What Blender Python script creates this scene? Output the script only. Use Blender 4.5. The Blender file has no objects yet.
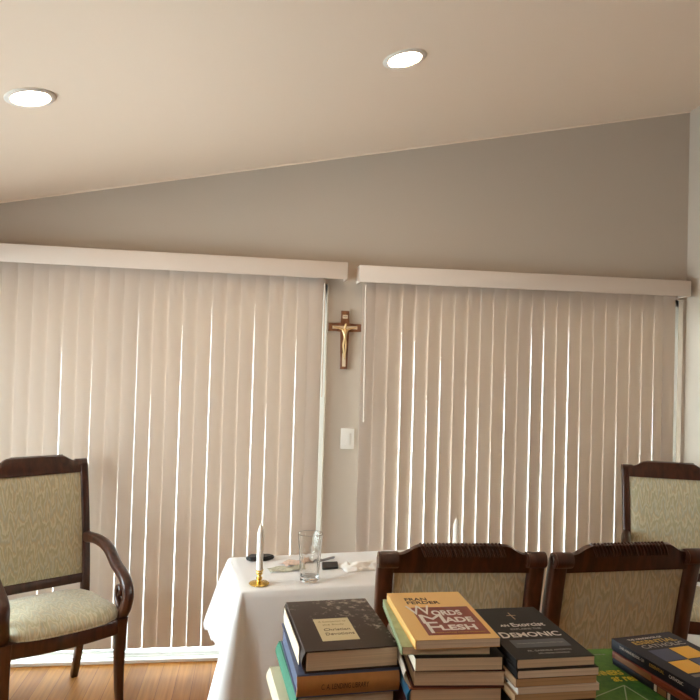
import bpy, bmesh, math, random
import numpy as np
from mathutils import Vector, Matrix

random.seed(7)
PI = math.pi
R = math.radians
S = bpy.context.scene
COL = S.collection

# ---------------------------------------------------------------- camera
cam_d = bpy.data.cameras.new('camera')
cam = bpy.data.objects.new('camera', cam_d)
COL.objects.link(cam)
CAM = Vector((0.0, -3.7775, 1.6222))
yaw, pitch, roll = math.radians(-8.0956), math.radians(1.208), math.radians(1.673)
_f = Vector((-math.sin(yaw), math.cos(yaw), 0))
_r = Vector((math.cos(yaw), math.sin(yaw), 0))
_u = Vector((0, 0, 1))
_f2 = math.cos(pitch) * _f + math.sin(pitch) * _u
_u2 = math.cos(pitch) * _u - math.sin(pitch) * _f
_r3 = math.cos(roll) * _r + math.sin(roll) * _u2
_u3 = math.cos(roll) * _u2 - math.sin(roll) * _r
M = Matrix((( _r3.x, _u3.x, -_f2.x, CAM.x), (_r3.y, _u3.y, -_f2.y, CAM.y), (_r3.z, _u3.z, -_f2.z, CAM.z), (0, 0, 0, 1)))
cam.matrix_world = M
cam_d.sensor_width = 36
cam_d.lens = 36 * 680 / 700
cam_d.clip_start = 0.05
S.camera = cam

# ---------------------------------------------------------------- world, light, exposure
S.view_settings.view_transform = 'Standard'
S.view_settings.look = 'None'
S.view_settings.gamma = 1
S.view_settings.use_curve_mapping = False
S.view_settings.exposure = 0.0
S.cycles.use_denoising = True
S.cycles.max_bounces = 10
S.cycles.diffuse_bounces = 6
S.cycles.transparent_max_bounces = 12
S.cycles.sample_clamp_indirect = 6

W = bpy.data.worlds.new('sky')
S.world = W
W.use_nodes = True
bg = W.node_tree.nodes['Background']
bg.inputs[0].default_value = (0.86, 0.94, 1.0, 1)
bg.inputs[1].default_value = 13.0

def area(name, loc, rot, sx, sy, power, colr):
    d = bpy.data.lights.new(name, 'AREA')
    d.shape = 'RECTANGLE'; d.size = sx; d.size_y = sy; d.energy = power; d.color = colr
    o = bpy.data.objects.new(name, d); COL.objects.link(o)
    o.location = loc; o.rotation_euler = rot
    return o

# high sun standing outside the glass doors
sd = bpy.data.lights.new('sun', 'SUN'); sd.energy = 6.0; sd.angle = R(1.0); sd.color = (1.0, 0.95, 0.87)
so_ = bpy.data.objects.new('sun', sd); COL.objects.link(so_)
so_.rotation_euler = (R(-38), R(-8), 0)
# daylight coming through the window in the left wall
area('window_daylight', (-2.5, -1.65, 1.2), (0, -PI / 2, 0), 1.5, 2.2, 40, (1.0, 0.97, 0.94))

LAMP = 150.0           # radiance of the recessed lamp lenses
LAMP_COL = (1.0, 0.74, 0.50, 1)

# ---------------------------------------------------------------- materials
def new_mat(name):
    m = bpy.data.materials.new(name); m.use_nodes = True
    nt = m.node_tree
    return m, nt, nt.nodes['Principled BSDF']

def mat(name, col, rough=0.5, metal=0.0, var=0.0, scale=30, bump=0.0, bscale=200, sheen=0.0, coat=0.0, spec=None):
    m, nt, b = new_mat(name)
    b.inputs['Base Color'].default_value = (*col, 1)
    b.inputs['Roughness'].default_value = rough
    b.inputs['Metallic'].default_value = metal
    b.inputs['Sheen Weight'].default_value = sheen
    b.inputs['Coat Weight'].default_value = coat
    if spec is not None: b.inputs['Specular IOR Level'].default_value = spec
    tc = nt.nodes.new('ShaderNodeTexCoord')
    if var > 0:
        n = nt.nodes.new('ShaderNodeTexNoise'); n.inputs['Scale'].default_value = scale; n.inputs['Detail'].default_value = 4
        nt.links.new(tc.outputs['Object'], n.inputs['Vector'])
        r = nt.nodes.new('ShaderNodeValToRGB')
        r.color_ramp.elements[0].position = 0.3; r.color_ramp.elements[1].position = 0.7
        r.color_ramp.elements[0].color = (*[c * (1 - var) for c in col], 1)
        r.color_ramp.elements[1].color = (*[min(1, c * (1 + var)) for c in col], 1)
        nt.links.new(n.outputs['Fac'], r.inputs['Fac']); nt.links.new(r.outputs['Color'], b.inputs['Base Color'])
    if bump > 0:
        n2 = nt.nodes.new('ShaderNodeTexNoise'); n2.inputs['Scale'].default_value = bscale
        nt.links.new(tc.outputs['Object'], n2.inputs['Vector'])
        bp = nt.nodes.new('ShaderNodeBump'); bp.inputs['Strength'].default_value = bump; bp.inputs['Distance'].default_value = 0.002
        nt.links.new(n2.outputs['Fac'], bp.inputs['Height']); nt.links.new(bp.outputs['Normal'], b.inputs['Normal'])
    return m

def wood_mat(name, c1, c2, rough=0.3, stretch=(30, 30, 4), coat=0.3):
    m, nt, b = new_mat(name)
    tc = nt.nodes.new('ShaderNodeTexCoord'); mp = nt.nodes.new('ShaderNodeMapping')
    mp.inputs['Scale'].default_value = stretch
    nt.links.new(tc.outputs['Object'], mp.inputs['Vector'])
    n = nt.nodes.new('ShaderNodeTexNoise'); n.inputs['Scale'].default_value = 1.5; n.inputs['Detail'].default_value = 8; n.inputs['Distortion'].default_value = 0.7
    nt.links.new(mp.outputs[0], n.inputs['Vector'])
    r = nt.nodes.new('ShaderNodeValToRGB')
    r.color_ramp.elements[0].position = 0.3; r.color_ramp.elements[1].position = 0.72
    r.color_ramp.elements[0].color = (*c1, 1); r.color_ramp.elements[1].color = (*c2, 1)
    nt.links.new(n.outputs['Fac'], r.inputs['Fac']); nt.links.new(r.outputs['Color'], b.inputs['Base Color'])
    b.inputs['Roughness'].default_value = rough; b.inputs['Coat Weight'].default_value = coat; b.inputs['Coat Roughness'].default_value = 0.2
    return m

def math_node(nt, op, a=None, b=None, c=None):
    n = nt.nodes.new('ShaderNodeMath'); n.operation = op
    for i, v in enumerate((a, b, c)):
        if v is None: continue
        if isinstance(v, (int, float)): n.inputs[i].default_value = v
        else: nt.links.new(v, n.inputs[i])
    return n.outputs[0]

def floor_mat():
    m, nt, b = new_mat('oak_floor')
    tc = nt.nodes.new('ShaderNodeTexCoord')
    mp = nt.nodes.new('ShaderNodeMapping'); mp.inputs['Rotation'].default_value = (0, 0, PI / 2)
    nt.links.new(tc.outputs['Object'], mp.inputs['Vector'])
    br = nt.nodes.new('ShaderNodeTexBrick')
    br.inputs['Scale'].default_value = 1; br.inputs['Brick Width'].default_value = 1.1; br.inputs['Row Height'].default_value = 0.083
    br.inputs['Mortar Size'].default_value = 0.0012; br.inputs['Bias'].default_value = 0
    br.inputs['Color1'].default_value = (0.30, 0.118, 0.022, 1); br.inputs['Color2'].default_value = (0.40, 0.170, 0.036, 1)
    br.inputs['Mortar'].default_value = (0.16, 0.07, 0.02, 1)
    nt.links.new(mp.outputs[0], br.inputs['Vector'])
    mp2 = nt.nodes.new('ShaderNodeMapping'); mp2.inputs['Scale'].default_value = (60, 3, 1)
    nt.links.new(tc.outputs['Object'], mp2.inputs['Vector'])
    n = nt.nodes.new('ShaderNodeTexNoise'); n.inputs['Scale'].default_value = 1; n.inputs['Detail'].default_value = 6
    nt.links.new(mp2.outputs[0], n.inputs['Vector'])
    mx = nt.nodes.new('ShaderNodeMixRGB'); mx.blend_type = 'OVERLAY'; mx.inputs[0].default_value = 0.45
    nt.links.new(br.outputs['Color'], mx.inputs[1]); nt.links.new(n.outputs['Fac'], mx.inputs[2])
    nt.links.new(mx.outputs[0], b.inputs['Base Color'])
    b.inputs['Roughness'].default_value = 0.55; b.inputs['Specular IOR Level'].default_value = 0.06
    return m

def fabric_mat():
    """flame stitch upholstery: upright zigzag streaks in olive, sand, grey blue"""
    m, nt, b = new_mat('flame_stitch_fabric')
    tc = nt.nodes.new('ShaderNodeTexCoord'); sx = nt.nodes.new('ShaderNodeSeparateXYZ')
    nt.links.new(tc.outputs['Object'], sx.inputs[0])
    n = nt.nodes.new('ShaderNodeTexNoise'); n.inputs['Scale'].default_value = 22; n.inputs['Detail'].default_value = 3.5
    mp = nt.nodes.new('ShaderNodeMapping'); mp.inputs['Scale'].default_value = (2.6, 0.6, 0.6)
    nt.links.new(tc.outputs['Object'], mp.inputs['Vector']); nt.links.new(mp.outputs[0], n.inputs['Vector'])
    zz = math_node(nt, 'PINGPONG', sx.outputs[0], 0.021)
    zz = math_node(nt, 'MULTIPLY', zz, 3.0)
    h = math_node(nt, 'SUBTRACT', sx.outputs[2], sx.outputs[1])
    h = math_node(nt, 'ADD', h, zz)
    nn = math_node(nt, 'MULTIPLY', n.outputs['Fac'], 0.20)
    h = math_node(nt, 'ADD', h, nn)
    h = math_node(nt, 'DIVIDE', h, 0.105)
    fr = math_node(nt, 'FRACT', h)
    r = nt.nodes.new('ShaderNodeValToRGB'); cr = r.color_ramp
    cr.elements[0].position = 0; cr.elements[0].color = (0.480, 0.420, 0.264, 1)
    cr.elements[1].position = 1; cr.elements[1].color = (0.480, 0.420, 0.264, 1)
    for pos, c in ((0.18, (0.396, 0.360, 0.228)), (0.36, (0.600, 0.552, 0.384)), (0.52, (0.492, 0.396, 0.240)), (0.7, (0.410, 0.395, 0.290)), (0.86, (0.552, 0.516, 0.384))):
        e = cr.elements.new(pos); e.color = (*c, 1)
    nt.links.new(fr, r.inputs['Fac']); nt.links.new(r.outputs['Color'], b.inputs['Base Color'])
    b.inputs['Roughness'].default_value = 0.55
    b.inputs['Sheen Weight'].default_value = 0.4; b.inputs['Sheen Roughness'].default_value = 0.4
    w = nt.nodes.new('ShaderNodeTexNoise'); w.inputs['Scale'].default_value = 700
    nt.links.new(tc.outputs['Object'], w.inputs['Vector'])
    bp = nt.nodes.new('ShaderNodeBump'); bp.inputs['Strength'].default_value = 0.25; bp.inputs['Distance'].default_value = 0.001
    nt.links.new(w.outputs['Fac'], bp.inputs['Height']); nt.links.new(bp.outputs['Normal'], b.inputs['Normal'])
    return m

def slat_mat():
    m, nt, b = new_mat('blind_vinyl')
    b.inputs['Base Color'].default_value = (0.615, 0.525, 0.455, 1); b.inputs['Roughness'].default_value = 0.55
    t = nt.nodes.new('ShaderNodeBsdfTranslucent'); t.inputs['Color'].default_value = (0.78, 0.62, 0.44, 1)
    mx = nt.nodes.new('ShaderNodeMixShader'); mx.inputs[0].default_value = 0.14
    out = nt.nodes['Material Output']
    nt.links.new(b.outputs[0], mx.inputs[1]); nt.links.new(t.outputs[0], mx.inputs[2]); nt.links.new(mx.outputs[0], out.inputs['Surface'])
    return m

def page_glass():
    m = bpy.data.materials.new('window_glass'); m.use_nodes = True
    nt = m.node_tree; nt.nodes.clear()
    out = nt.nodes.new('ShaderNodeOutputMaterial'); mx = nt.nodes.new('ShaderNodeMixShader')
    t = nt.nodes.new('ShaderNodeBsdfTransparent'); g = nt.nodes.new('ShaderNodeBsdfGlossy'); g.inputs['Roughness'].default_value = 0.02
    t.inputs['Color'].default_value = (0.93, 0.97, 0.96, 1)
    fr = nt.nodes.new('ShaderNodeFresnel'); fr.inputs['IOR'].default_value = 1.35
    nt.links.new(fr.outputs[0], mx.inputs[0]); nt.links.new(t.outputs[0], mx.inputs[1]); nt.links.new(g.outputs[0], mx.inputs[2])
    nt.links.new(mx.outputs[0], out.inputs['Surface'])
    return m

def clear_glass():
    m, nt, b = new_mat('crystal_glass')
    b.inputs['Base Color'].default_value = (0.97, 0.98, 0.98, 1); b.inputs['Roughness'].default_value = 0.02
    b.inputs['Transmission Weight'].default_value = 1; b.inputs['IOR'].default_value = 1.46
    return m

def emit_mat(name, col, s):
    m = bpy.data.materials.new(name); m.use_nodes = True
    nt = m.node_tree; nt.nodes.clear()
    o = nt.nodes.new('ShaderNodeOutputMaterial'); e = nt.nodes.new('ShaderNodeEmission')
    e.inputs[0].default_value = col; e.inputs[1].default_value = s
    nt.links.new(e.outputs[0], o.inputs[0])
    return m

def pages_mat(name, col):
    m, nt, b = new_mat(name)
    tc = nt.nodes.new('ShaderNodeTexCoord'); mp = nt.nodes.new('ShaderNodeMapping'); mp.inputs['Scale'].default_value = (3, 3, 900)
    nt.links.new(tc.outputs['Object'], mp.inputs['Vector'])
    n = nt.nodes.new('ShaderNodeTexNoise'); n.inputs['Scale'].default_value = 1.0; n.inputs['Detail'].default_value = 3
    nt.links.new(mp.outputs[0], n.inputs['Vector'])
    r = nt.nodes.new('ShaderNodeValToRGB')
    r.color_ramp.elements[0].position = 0.3; r.color_ramp.elements[1].position = 0.7
    r.color_ramp.elements[0].color = (*[c * 0.8 for c in col], 1); r.color_ramp.elements[1].color = (*[min(1, c * 1.08) for c in col], 1)
    nt.links.new(n.outputs['Fac'], r.inputs['Fac']); nt.links.new(r.outputs['Color'], b.inputs['Base Color'])
    b.inputs['Roughness'].default_value = 0.85
    return m

def splotch_mat(name, base, speck, lo=0.56, hi=0.68, scale=38, grad=True):
    """dark cover with worn white flecks thickest towards its head and fore edge"""
    m, nt, b = new_mat(name)
    tc = nt.nodes.new('ShaderNodeTexCoord')
    n = nt.nodes.new('ShaderNodeTexNoise'); n.inputs['Scale'].default_value = scale; n.inputs['Detail'].default_value = 7; n.inputs['Roughness'].default_value = 0.7
    nt.links.new(tc.outputs['Object'], n.inputs['Vector'])
    v = n.outputs['Fac']
    if grad:
        sx = nt.nodes.new('ShaderNodeSeparateXYZ'); nt.links.new(tc.outputs['Generated'], sx.inputs[0])
        a = math_node(nt, 'ADD', sx.outputs[0], sx.outputs[1])
        a = math_node(nt, 'MULTIPLY_ADD', a, 0.16, -0.2)
        v = math_node(nt, 'ADD', v, a)
    r = nt.nodes.new('ShaderNodeValToRGB')
    r.color_ramp.elements[0].position = lo; r.color_ramp.elements[1].position = hi
    r.color_ramp.elements[0].color = (*base, 1); r.color_ramp.elements[1].color = (*speck, 1)
    nt.links.new(v, r.inputs['Fac']); nt.links.new(r.outputs['Color'], b.inputs['Base Color'])
    b.inputs['Roughness'].default_value = 0.5; b.inputs['Specular IOR Level'].default_value = 0.3
    return m

MT = {}
MT['ceiling'] = mat('ceiling_paint', (0.89, 0.755, 0.625), 0.9, bump=0.15, bscale=120)
MT['wall'] = mat('wall_paint', (0.50, 0.43, 0.36), 0.85, bump=0.2, bscale=160)
MT['trimw'] = mat('trim_white', (0.80, 0.78, 0.75), 0.45)
MT['valance'] = mat('valance_white', (0.70, 0.605, 0.53), 0.5)
MT['slat'] = slat_mat()
MT['floor'] = floor_mat()
MT['glasspane'] = page_glass()
MT['alu'] = mat('door_frame_white', (0.80, 0.83, 0.83), 0.4)
MT['deck'] = mat('patio_concrete', (0.72, 0.70, 0.66), 0.9, var=0.1, scale=6)
MT['mahog'] = wood_mat('mahogany', (0.022, 0.007, 0.004), (0.075, 0.022, 0.011), 0.3, (28, 28, 5))
MT['fabric'] = fabric_mat()
MT['cloth'] = mat('white_cotton', (0.81, 0.82, 0.84), 0.9, bump=0.3, bscale=500, sheen=0.2)
MT['wax'] = mat('candle_wax', (0.92, 0.90, 0.85), 0.45)
MT['wick'] = mat('candle_wick', (0.75, 0.72, 0.66), 0.8)
MT['brass'] = mat('brass', (0.78, 0.55, 0.16), 0.25, metal=1.0)
MT['glass'] = clear_glass()
MT['black'] = mat('black_leather', (0.012, 0.011, 0.012), 0.45, bump=0.2, bscale=300)
MT['steel'] = mat('pen_steel', (0.32, 0.32, 0.34), 0.3, metal=0.8)
MT['bill1'] = mat('note_paper_green', (0.50, 0.50, 0.40), 0.8, var=0.25, scale=90)
MT['bill2'] = mat('note_paper_pink', (0.70, 0.53, 0.44), 0.8, var=0.2, scale=90)
MT['tissue'] = mat('white_tissue', (0.86, 0.85, 0.84), 0.9)
MT['crosswood'] = wood_mat('cross_walnut', (0.12, 0.04, 0.016), (0.27, 0.11, 0.045), 0.35, (40, 40, 8))
MT['gold'] = mat('gilt_metal', (0.70, 0.50, 0.26), 0.35, metal=0.85)
MT['plate'] = mat('ivory_plate', (0.72, 0.60, 0.44), 0.5)
MT['switch'] = mat('switch_plastic', (0.80, 0.77, 0.72), 0.4)
MT['tablewood'] = wood_mat('table_walnut', (0.07, 0.03, 0.015), (0.15, 0.07, 0.03), 0.4, (4, 30, 30))
MT['lamp'] = emit_mat('lamp_lens', LAMP_COL, LAMP)
MT['lamptrim'] = mat('lamp_trim_white', (0.78, 0.74, 0.69), 0.5)

# ---------------------------------------------------------------- mesh helpers
def bm_new(): return bmesh.new()

def add_box(bm, lo, hi, bevel=0.0, mtx=None):
    lo = Vector(lo); hi = Vector(hi)
    vs = [bm.verts.new((x, y, z)) for x in (lo.x, hi.x) for y in (lo.y, hi.y) for z in (lo.z, hi.z)]
    idx = [(0, 1, 3, 2), (4, 6, 7, 5), (0, 4, 5, 1), (2, 3, 7, 6), (0, 2, 6, 4), (1, 5, 7, 3)]
    fs = [bm.faces.new([vs[i] for i in f]) for f in idx]
    geo_v = vs
    if bevel > 0:
        es = list({e for f in fs for e in f.edges})
        r = bmesh.ops.bevel(bm, geom=es, offset=bevel, segments=2, profile=0.5, affect='EDGES')
        geo_v = list({v for f in r['faces'] for v in f.verts} | {v for v in vs if v.is_valid})
    if mtx is not None:
        bmesh.ops.transform(bm, matrix=mtx, verts=[v for v in geo_v if v.is_valid])
    return geo_v

def add_prism(bm, poly, axis, a, b):
    """poly: 2D outline; axis: extrusion axis 'x','y','z' from a to b"""
    def P(p, t):
        return {'x': (t, p[0], p[1]), 'y': (p[0], t, p[1]), 'z': (p[0], p[1], t)}[axis]
    A = [bm.verts.new(P(p, a)) for p in poly]; B = [bm.verts.new(P(p, b)) for p in poly]
    n = len(poly)
    bm.faces.new(A); bm.faces.new(B[::-1])
    for i in range(n):
        j = (i + 1) % n
        bm.faces.new((A[i], B[i], B[j], A[j]))

def smooth_path(pts, n=6):
    """Catmull-Rom through tuples of any length"""
    P = [np.array(p, float) for p in pts]
    P = [2 * P[0] - P[1]] + P + [2 * P[-1] - P[-2]]
    out = []
    for i in range(1, len(P) - 2):
        for k in range(n):
            t = k / n
            a, b, c, d = P[i - 1], P[i], P[i + 1], P[i + 2]
            out.append(0.5 * ((2 * b) + (-a + c) * t + (2 * a - 5 * b + 4 * c - d) * t * t + (-a + 3 * b - 3 * c + d) * t ** 3))
    out.append(P[-2])
    return out

def add_tube(bm, pts, side=(1, 0, 0), seg=12, power=2.0):
    """pts: (x,y,z, r_side, r_other) ; section axes from the fixed 'side' hint; power>2 squares the section"""
    rings = []
    n = len(pts)
    hint = Vector(side)
    for i, p in enumerate(pts):
        a = Vector(pts[max(0, i - 1)][:3]); b = Vector(pts[min(n - 1, i + 1)][:3])
        t = (b - a).normalized()
        s = (hint - t * hint.dot(t)).normalized()
        o = t.cross(s).normalized()
        ring = []
        for k in range(seg):
            th = 2 * PI * k / seg
            c, d = math.cos(th), math.sin(th)
            c2 = math.copysign(abs(c) ** (2 / power), c); d2 = math.copysign(abs(d) ** (2 / power), d)
            ring.append(bm.verts.new(Vector(p[:3]) + s * c2 * p[3] + o * d2 * p[4]))
        rings.append(ring)
    for i in range(n - 1):
        for k in range(seg):
            l = (k + 1) % seg
            bm.faces.new((rings[i][k], rings[i][l], rings[i + 1][l], rings[i + 1][k]))
    bm.faces.new(rings[0][::-1]); bm.faces.new(rings[-1])

def add_lathe(bm, prof, center=(0, 0, 0), seg=32, mtx=None, wob=None):
    cx, cy, cz = center
    rings = []
    allv = []
    for r, z in prof:
        if r < 1e-6:
            v = bm.verts.new((cx, cy, cz + z)); rings.append([v]); allv.append(v)
        else:
            ring = []
            for k in range(seg):
                th = 2 * PI * k / seg
                rr = r * (wob(th, z) if wob else 1)
                v = bm.verts.new((cx + rr * math.cos(th), cy + rr * math.sin(th), cz + z)); ring.append(v)
            rings.append(ring); allv += ring
    for a, b in zip(rings, rings[1:]):
        if len(a) == 1 and len(b) == 1: continue
        for k in range(seg):
            l = (k + 1) % seg
            if len(a) == 1: bm.faces.new((a[0], b[l], b[k]))
            elif len(b) == 1: bm.faces.new((a[k], a[l], b[0]))
            else: bm.faces.new((a[k], a[l], b[l], b[k]))
    if mtx is not None: bmesh.ops.transform(bm, matrix=mtx, verts=allv)
    return allv

def add_grid(bm, fn, nu, nv, closed_u=False):
    g = [[bm.verts.new(fn(i, j)) for i in range(nu)] for j in range(nv)]
    for j in range(nv - 1):
        for i in range(nu - (0 if closed_u else 1)):
            k = (i + 1) % nu
            bm.faces.new((g[j][i], g[j][k], g[j + 1][k], g[j + 1][i]))
    return g

def obj(name, bm, m, parent=None, smooth=True, loc=None, rot=None, angle=40):
    bmesh.ops.recalc_face_normals(bm, faces=bm.faces[:])
    me = bpy.data.meshes.new(name); bm.to_mesh(me); bm.free()
    if smooth:
        me.polygons.foreach_set('use_smooth', [True] * len(me.polygons))
        try: me.set_sharp_from_angle(angle=math.radians(angle))
        except Exception: pass
    o = bpy.data.objects.new(name, me); COL.objects.link(o)
    if m is not None: me.materials.append(m)
    if parent is not None: o.parent = parent
    if loc is not None: o.location = loc
    if rot is not None: o.rotation_euler = rot
    return o

def thing(name, label, cat, loc=(0, 0, 0), rz=0.0, group=None):
    o = bpy.data.objects.new(name, None); COL.objects.link(o)
    o.empty_display_size = 0.05
    o.location = loc; o.rotation_euler = (0, 0, rz)
    o['label'] = label; o['category'] = cat
    if group: o['group'] = group
    return o

def tag(o, label, cat, group=None):
    o['label'] = label; o['category'] = cat
    if group: o['group'] = group
    return o

def struct(name, bm, m, smooth=False, parent=None):
    o = obj(name, bm, m, parent, smooth)
    if parent is None: o['kind'] = 'structure'
    return o

def text(name, body, m, parent, loc, width, height, rot=(0, 0, 0), bold=0.0, shear=0.0, depth=0.00025):
    """lettering as a thin mesh fitted into width x height, centred on loc"""
    cu = bpy.data.curves.new(name, 'FONT'); cu.body = body; cu.align_x = 'CENTER'; cu.align_y = 'CENTER'
    cu.size = 1; cu.extrude = 0.002; cu.offset = bold; cu.shear = shear; cu.resolution_u = 3
    t = bpy.data.objects.new(name, cu); COL.objects.link(t)
    dg = bpy.context.evaluated_depsgraph_get()
    me = bpy.data.meshes.new_from_object(t.evaluated_get(dg))
    bpy.data.objects.remove(t); bpy.data.curves.remove(cu)
    co = np.empty(len(me.vertices) * 3); me.vertices.foreach_get('co', co); co = co.reshape(-1, 3)
    mn, mx = co.min(0), co.max(0)
    co[:, 0] = (co[:, 0] - (mn[0] + mx[0]) / 2) * width / max(1e-6, mx[0] - mn[0])
    co[:, 1] = (co[:, 1] - (mn[1] + mx[1]) / 2) * height / max(1e-6, mx[1] - mn[1])
    co[:, 2] = (co[:, 2] - mn[2]) * depth / max(1e-6, mx[2] - mn[2])
    me.vertices.foreach_set('co', co.ravel()); me.update()
    me.materials.clear(); me.materials.append(m); me.name = name
    o = bpy.data.objects.new(name, me); COL.objects.link(o)
    o.parent = parent; o.location = loc; o.rotation_euler = rot
    return o

# ---------------------------------------------------------------- the room
XL, XR, YB = -2.25, 2.583, -6.4
SL = 0.2041
def zc(x): return 2.693 + SL * x          # height of the sloped ceiling
T = 0.14
DL = (-1.62, 0.405)                        # left door opening
DR = (0.626, 2.562)                        # right door opening
DH = 2.07

bm = bm_new(); add_box(bm, (XL - T, YB - T, -0.12), (XR + T, T, 0)); struct('floor', bm, MT['floor'])
bm = bm_new(); add_prism(bm, [(XL - T, zc(XL - T)), (XR + T, zc(XR + T)), (XR + T, zc(XR + T) + 0.12), (XL - T, zc(XL - T) + 0.12)], 'y', YB - T, T)
struct('ceiling', bm, MT['ceiling'])
bm = bm_new()
def wall_piece(x0, x1, z0, top=None):
    if top is None: add_prism(bm, [(x0, z0), (x1, z0), (x1, zc(x1)), (x0, zc(x0))], 'y', 0, T)
    else: add_prism(bm, [(x0, z0), (x1, z0), (x1, top), (x0, top)], 'y', 0, T)
wall_piece(XL - T, XR + T, DH)
wall_piece(XL - T, DL[0], 0, DH); wall_piece(DL[1], DR[0], 0, DH); wall_piece(DR[1], XR + T, 0, DH)
struct('wall_back', bm, MT['wall'])
bm = bm_new(); add_prism(bm, [(YB, 0), (0, 0), (0, zc(XR)), (YB, zc(XR))], 'x', XR, XR + T); struct('wall_right', bm, MT['wall'])
bm = bm_new(); add_prism(bm, [(XL, 0), (XR, 0), (XR, zc(XR)), (XL, zc(XL))], 'y', YB - T, YB); struct('wall_front', bm, MT['wall'])
# left wall with a window opening
WY0, WY1, WZ0, WZ1 = -2.8, -0.4, 0.45, 1.95
bm = bm_new()
for (a, b_, c, d) in ((YB, 0, 0, WZ0), (YB, 0, WZ1, zc(XL)), (YB, WY0, WZ0, WZ1), (WY1, 0, WZ0, WZ1)):
    add_box(bm, (XL - T, a, c), (XL, b_, d))
struct('wall_left', bm, MT['wall'])
wn = thing('window_1', 'white framed window in the left wall', 'window'); wn['kind'] = 'structure'
bm = bm_new()
for (a, b_, c, d) in ((WY0, WY1, WZ0, WZ0 + .05), (WY0, WY1, WZ1 - .05, WZ1), (WY0, WY0 + .05, WZ0, WZ1), (WY1 - .05, WY1, WZ0, WZ1), (-1.62, -1.58, WZ0, WZ1)):
    add_box(bm, (XL - .10, a, c), (XL - .05, b_, d))
obj('window_frame', bm, MT['alu'], wn, False)
bm = bm_new(); add_box(bm, (XL - .08, WY0, WZ0), (XL - .076, WY1, WZ1)); obj('window_pane', bm, MT['glasspane'], wn, False)

# thin caulked bead where the ceiling meets the door wall
bm = bm_new(); add_prism(bm, [(XL, zc(XL) - .008), (XR, zc(XR) - .008), (XR, zc(XR) - .0005), (XL, zc(XL) - .0005)], 'y', -0.009, -0.0005)
struct('trim_1', bm, MT['ceiling'])

# sliding doors
def sliding_door(name, x0, x1, label):
    d = thing(name, label, 'door'); d['kind'] = 'structure'
    bm = bm_new()
    add_box(bm, (x0, 0.045, 0), (x0 + .022, 0.13, DH)); add_box(bm, (x1 - .022, 0.045, 0), (x1, 0.13, DH))
    add_box(bm, (x0, 0.045, DH - .04), (x1, 0.13, DH)); add_box(bm, (x0, 0.045, 0.010), (x1, 0.13, 0.016))
    obj('door_frame', bm, MT['alu'], d, False)
    bm = bm_new(); add_box(bm, (x0, -0.012, 0.0005), (x1, 0.02, 0.018), .002); add_box(bm, (x0, 0.02, 0.0005), (x1, T, 0.010)); obj('threshold', bm, MT['trimw'], d, False)
    mid = (x0 + x1) / 2 - .055
    for (a, b_, y) in ((x0 + .022, mid + .03, 0.095), (mid - .03, x1 - .022, 0.055)):
        bm = bm_new()
        add_box(bm, (a, y, .012), (a + .055, y + .03, DH - .04)); add_box(bm, (b_ - .055, y, .012), (b_, y + .03, DH - .04))
        add_box(bm, (a, y, .012), (b_, y + .03, .03)); add_box(bm, (a, y, DH - .10), (b_, y + .03, DH - .04))
        pn = obj('door_panel', bm, MT['alu'], d, False)
        bm = bm_new(); add_box(bm, (a + .055, y + .012, .03), (b_ - .055, y + .018, DH - .10)); obj('glass_pane', bm, MT['glasspane'], pn, False)
    return d
sliding_door('door_1', DL[0], DL[1], 'sliding glass door behind the left blind')
sliding_door('door_2', DR[0], DR[1], 'sliding glass door behind the right blind')
bm = bm_new(); add_box(bm, (-9, T + .001, -0.12), (11, 9, -0.02)); struct('ground', bm, MT['deck'])

# ---------------------------------------------------------------- recessed ceiling lamps
TH = math.atan(SL)
def downlight(x, y, label):
    t = thing('recessed_downlight', label, 'ceiling light', (x, y, zc(x)), 0, 'recessed ceiling lamps')
    t.rotation_euler = (0, -TH, 0)
    bm = bm_new()
    add_lathe(bm, [(0.063, 0.012), (0.063, -0.003), (0.067, -0.006), (0.080, -0.005), (0.086, -0.001), (0.086, 0.0)], seg=48)
    obj('trim_ring', bm, MT['lamptrim'], t)
    bm = bm_new(); add_lathe(bm, [(0.0, -0.003), (0.04, -0.0028), (0.0625, -0.002), (0.0625, 0.0), (0, 0.0)], seg=48)
    obj('lens', bm, MT['lamp'], t)
    return t
downlight(-0.805, -1.262, 'lit round recessed ceiling lamp at the low end of the sloping ceiling')
downlight(0.541, -1.236, 'lit round recessed ceiling lamp higher up the slope, nearer the ridge side')
downlight(-0.805, -4.35, 'added unseen fill lamp behind the viewer, at the low side of the slope')  # unseen lamp, added to brighten the book fronts
downlight(0.541, -4.2, 'added unseen fill lamp behind the viewer, at the high side of the slope')  # second added lamp, more fill on the page edges facing the camera

# ---------------------------------------------------------------- vertical blinds
PITCH, SW, SY = 0.0762, 0.080, -0.052
S_TOP, S_BOT = 2.105, 0.097
PXM = 172.0
def solve_angles(xb, gaps, sign, a0):
    """slat angles that give the seen opening (m) at each slat edge; each edge xb lies between slat i and i+1"""
    n = len(xb) + 1
    s = np.array([sign * (x - CAM.x) / (SY - CAM.y) for x in xb])
    g = np.array(gaps)
    a = np.full(n, math.radians(a0))
    h = SW / 2
    for it in range(60):
        r = s * h * (np.sin(a[:-1]) + np.sin(a[1:])) - (h * (np.cos(a[:-1]) + np.cos(a[1:])) - PITCH) - g
        J = np.zeros((n - 1, n))
        for i in range(n - 1):
            J[i, i] = s[i] * h * math.cos(a[i]) + h * math.sin(a[i]); J[i, i + 1] = s[i] * h * math.cos(a[i + 1]) + h * math.sin(a[i + 1])
        lam = 0.016
        A = J.T @ J + lam ** 2 * np.eye(n)
        b = -J.T @ r - lam ** 2 * (a - math.radians(a0))
        a = np.clip(a + 0.6 * np.linalg.solve(A, b), math.radians(4), math.radians(28))
    return a

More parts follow.
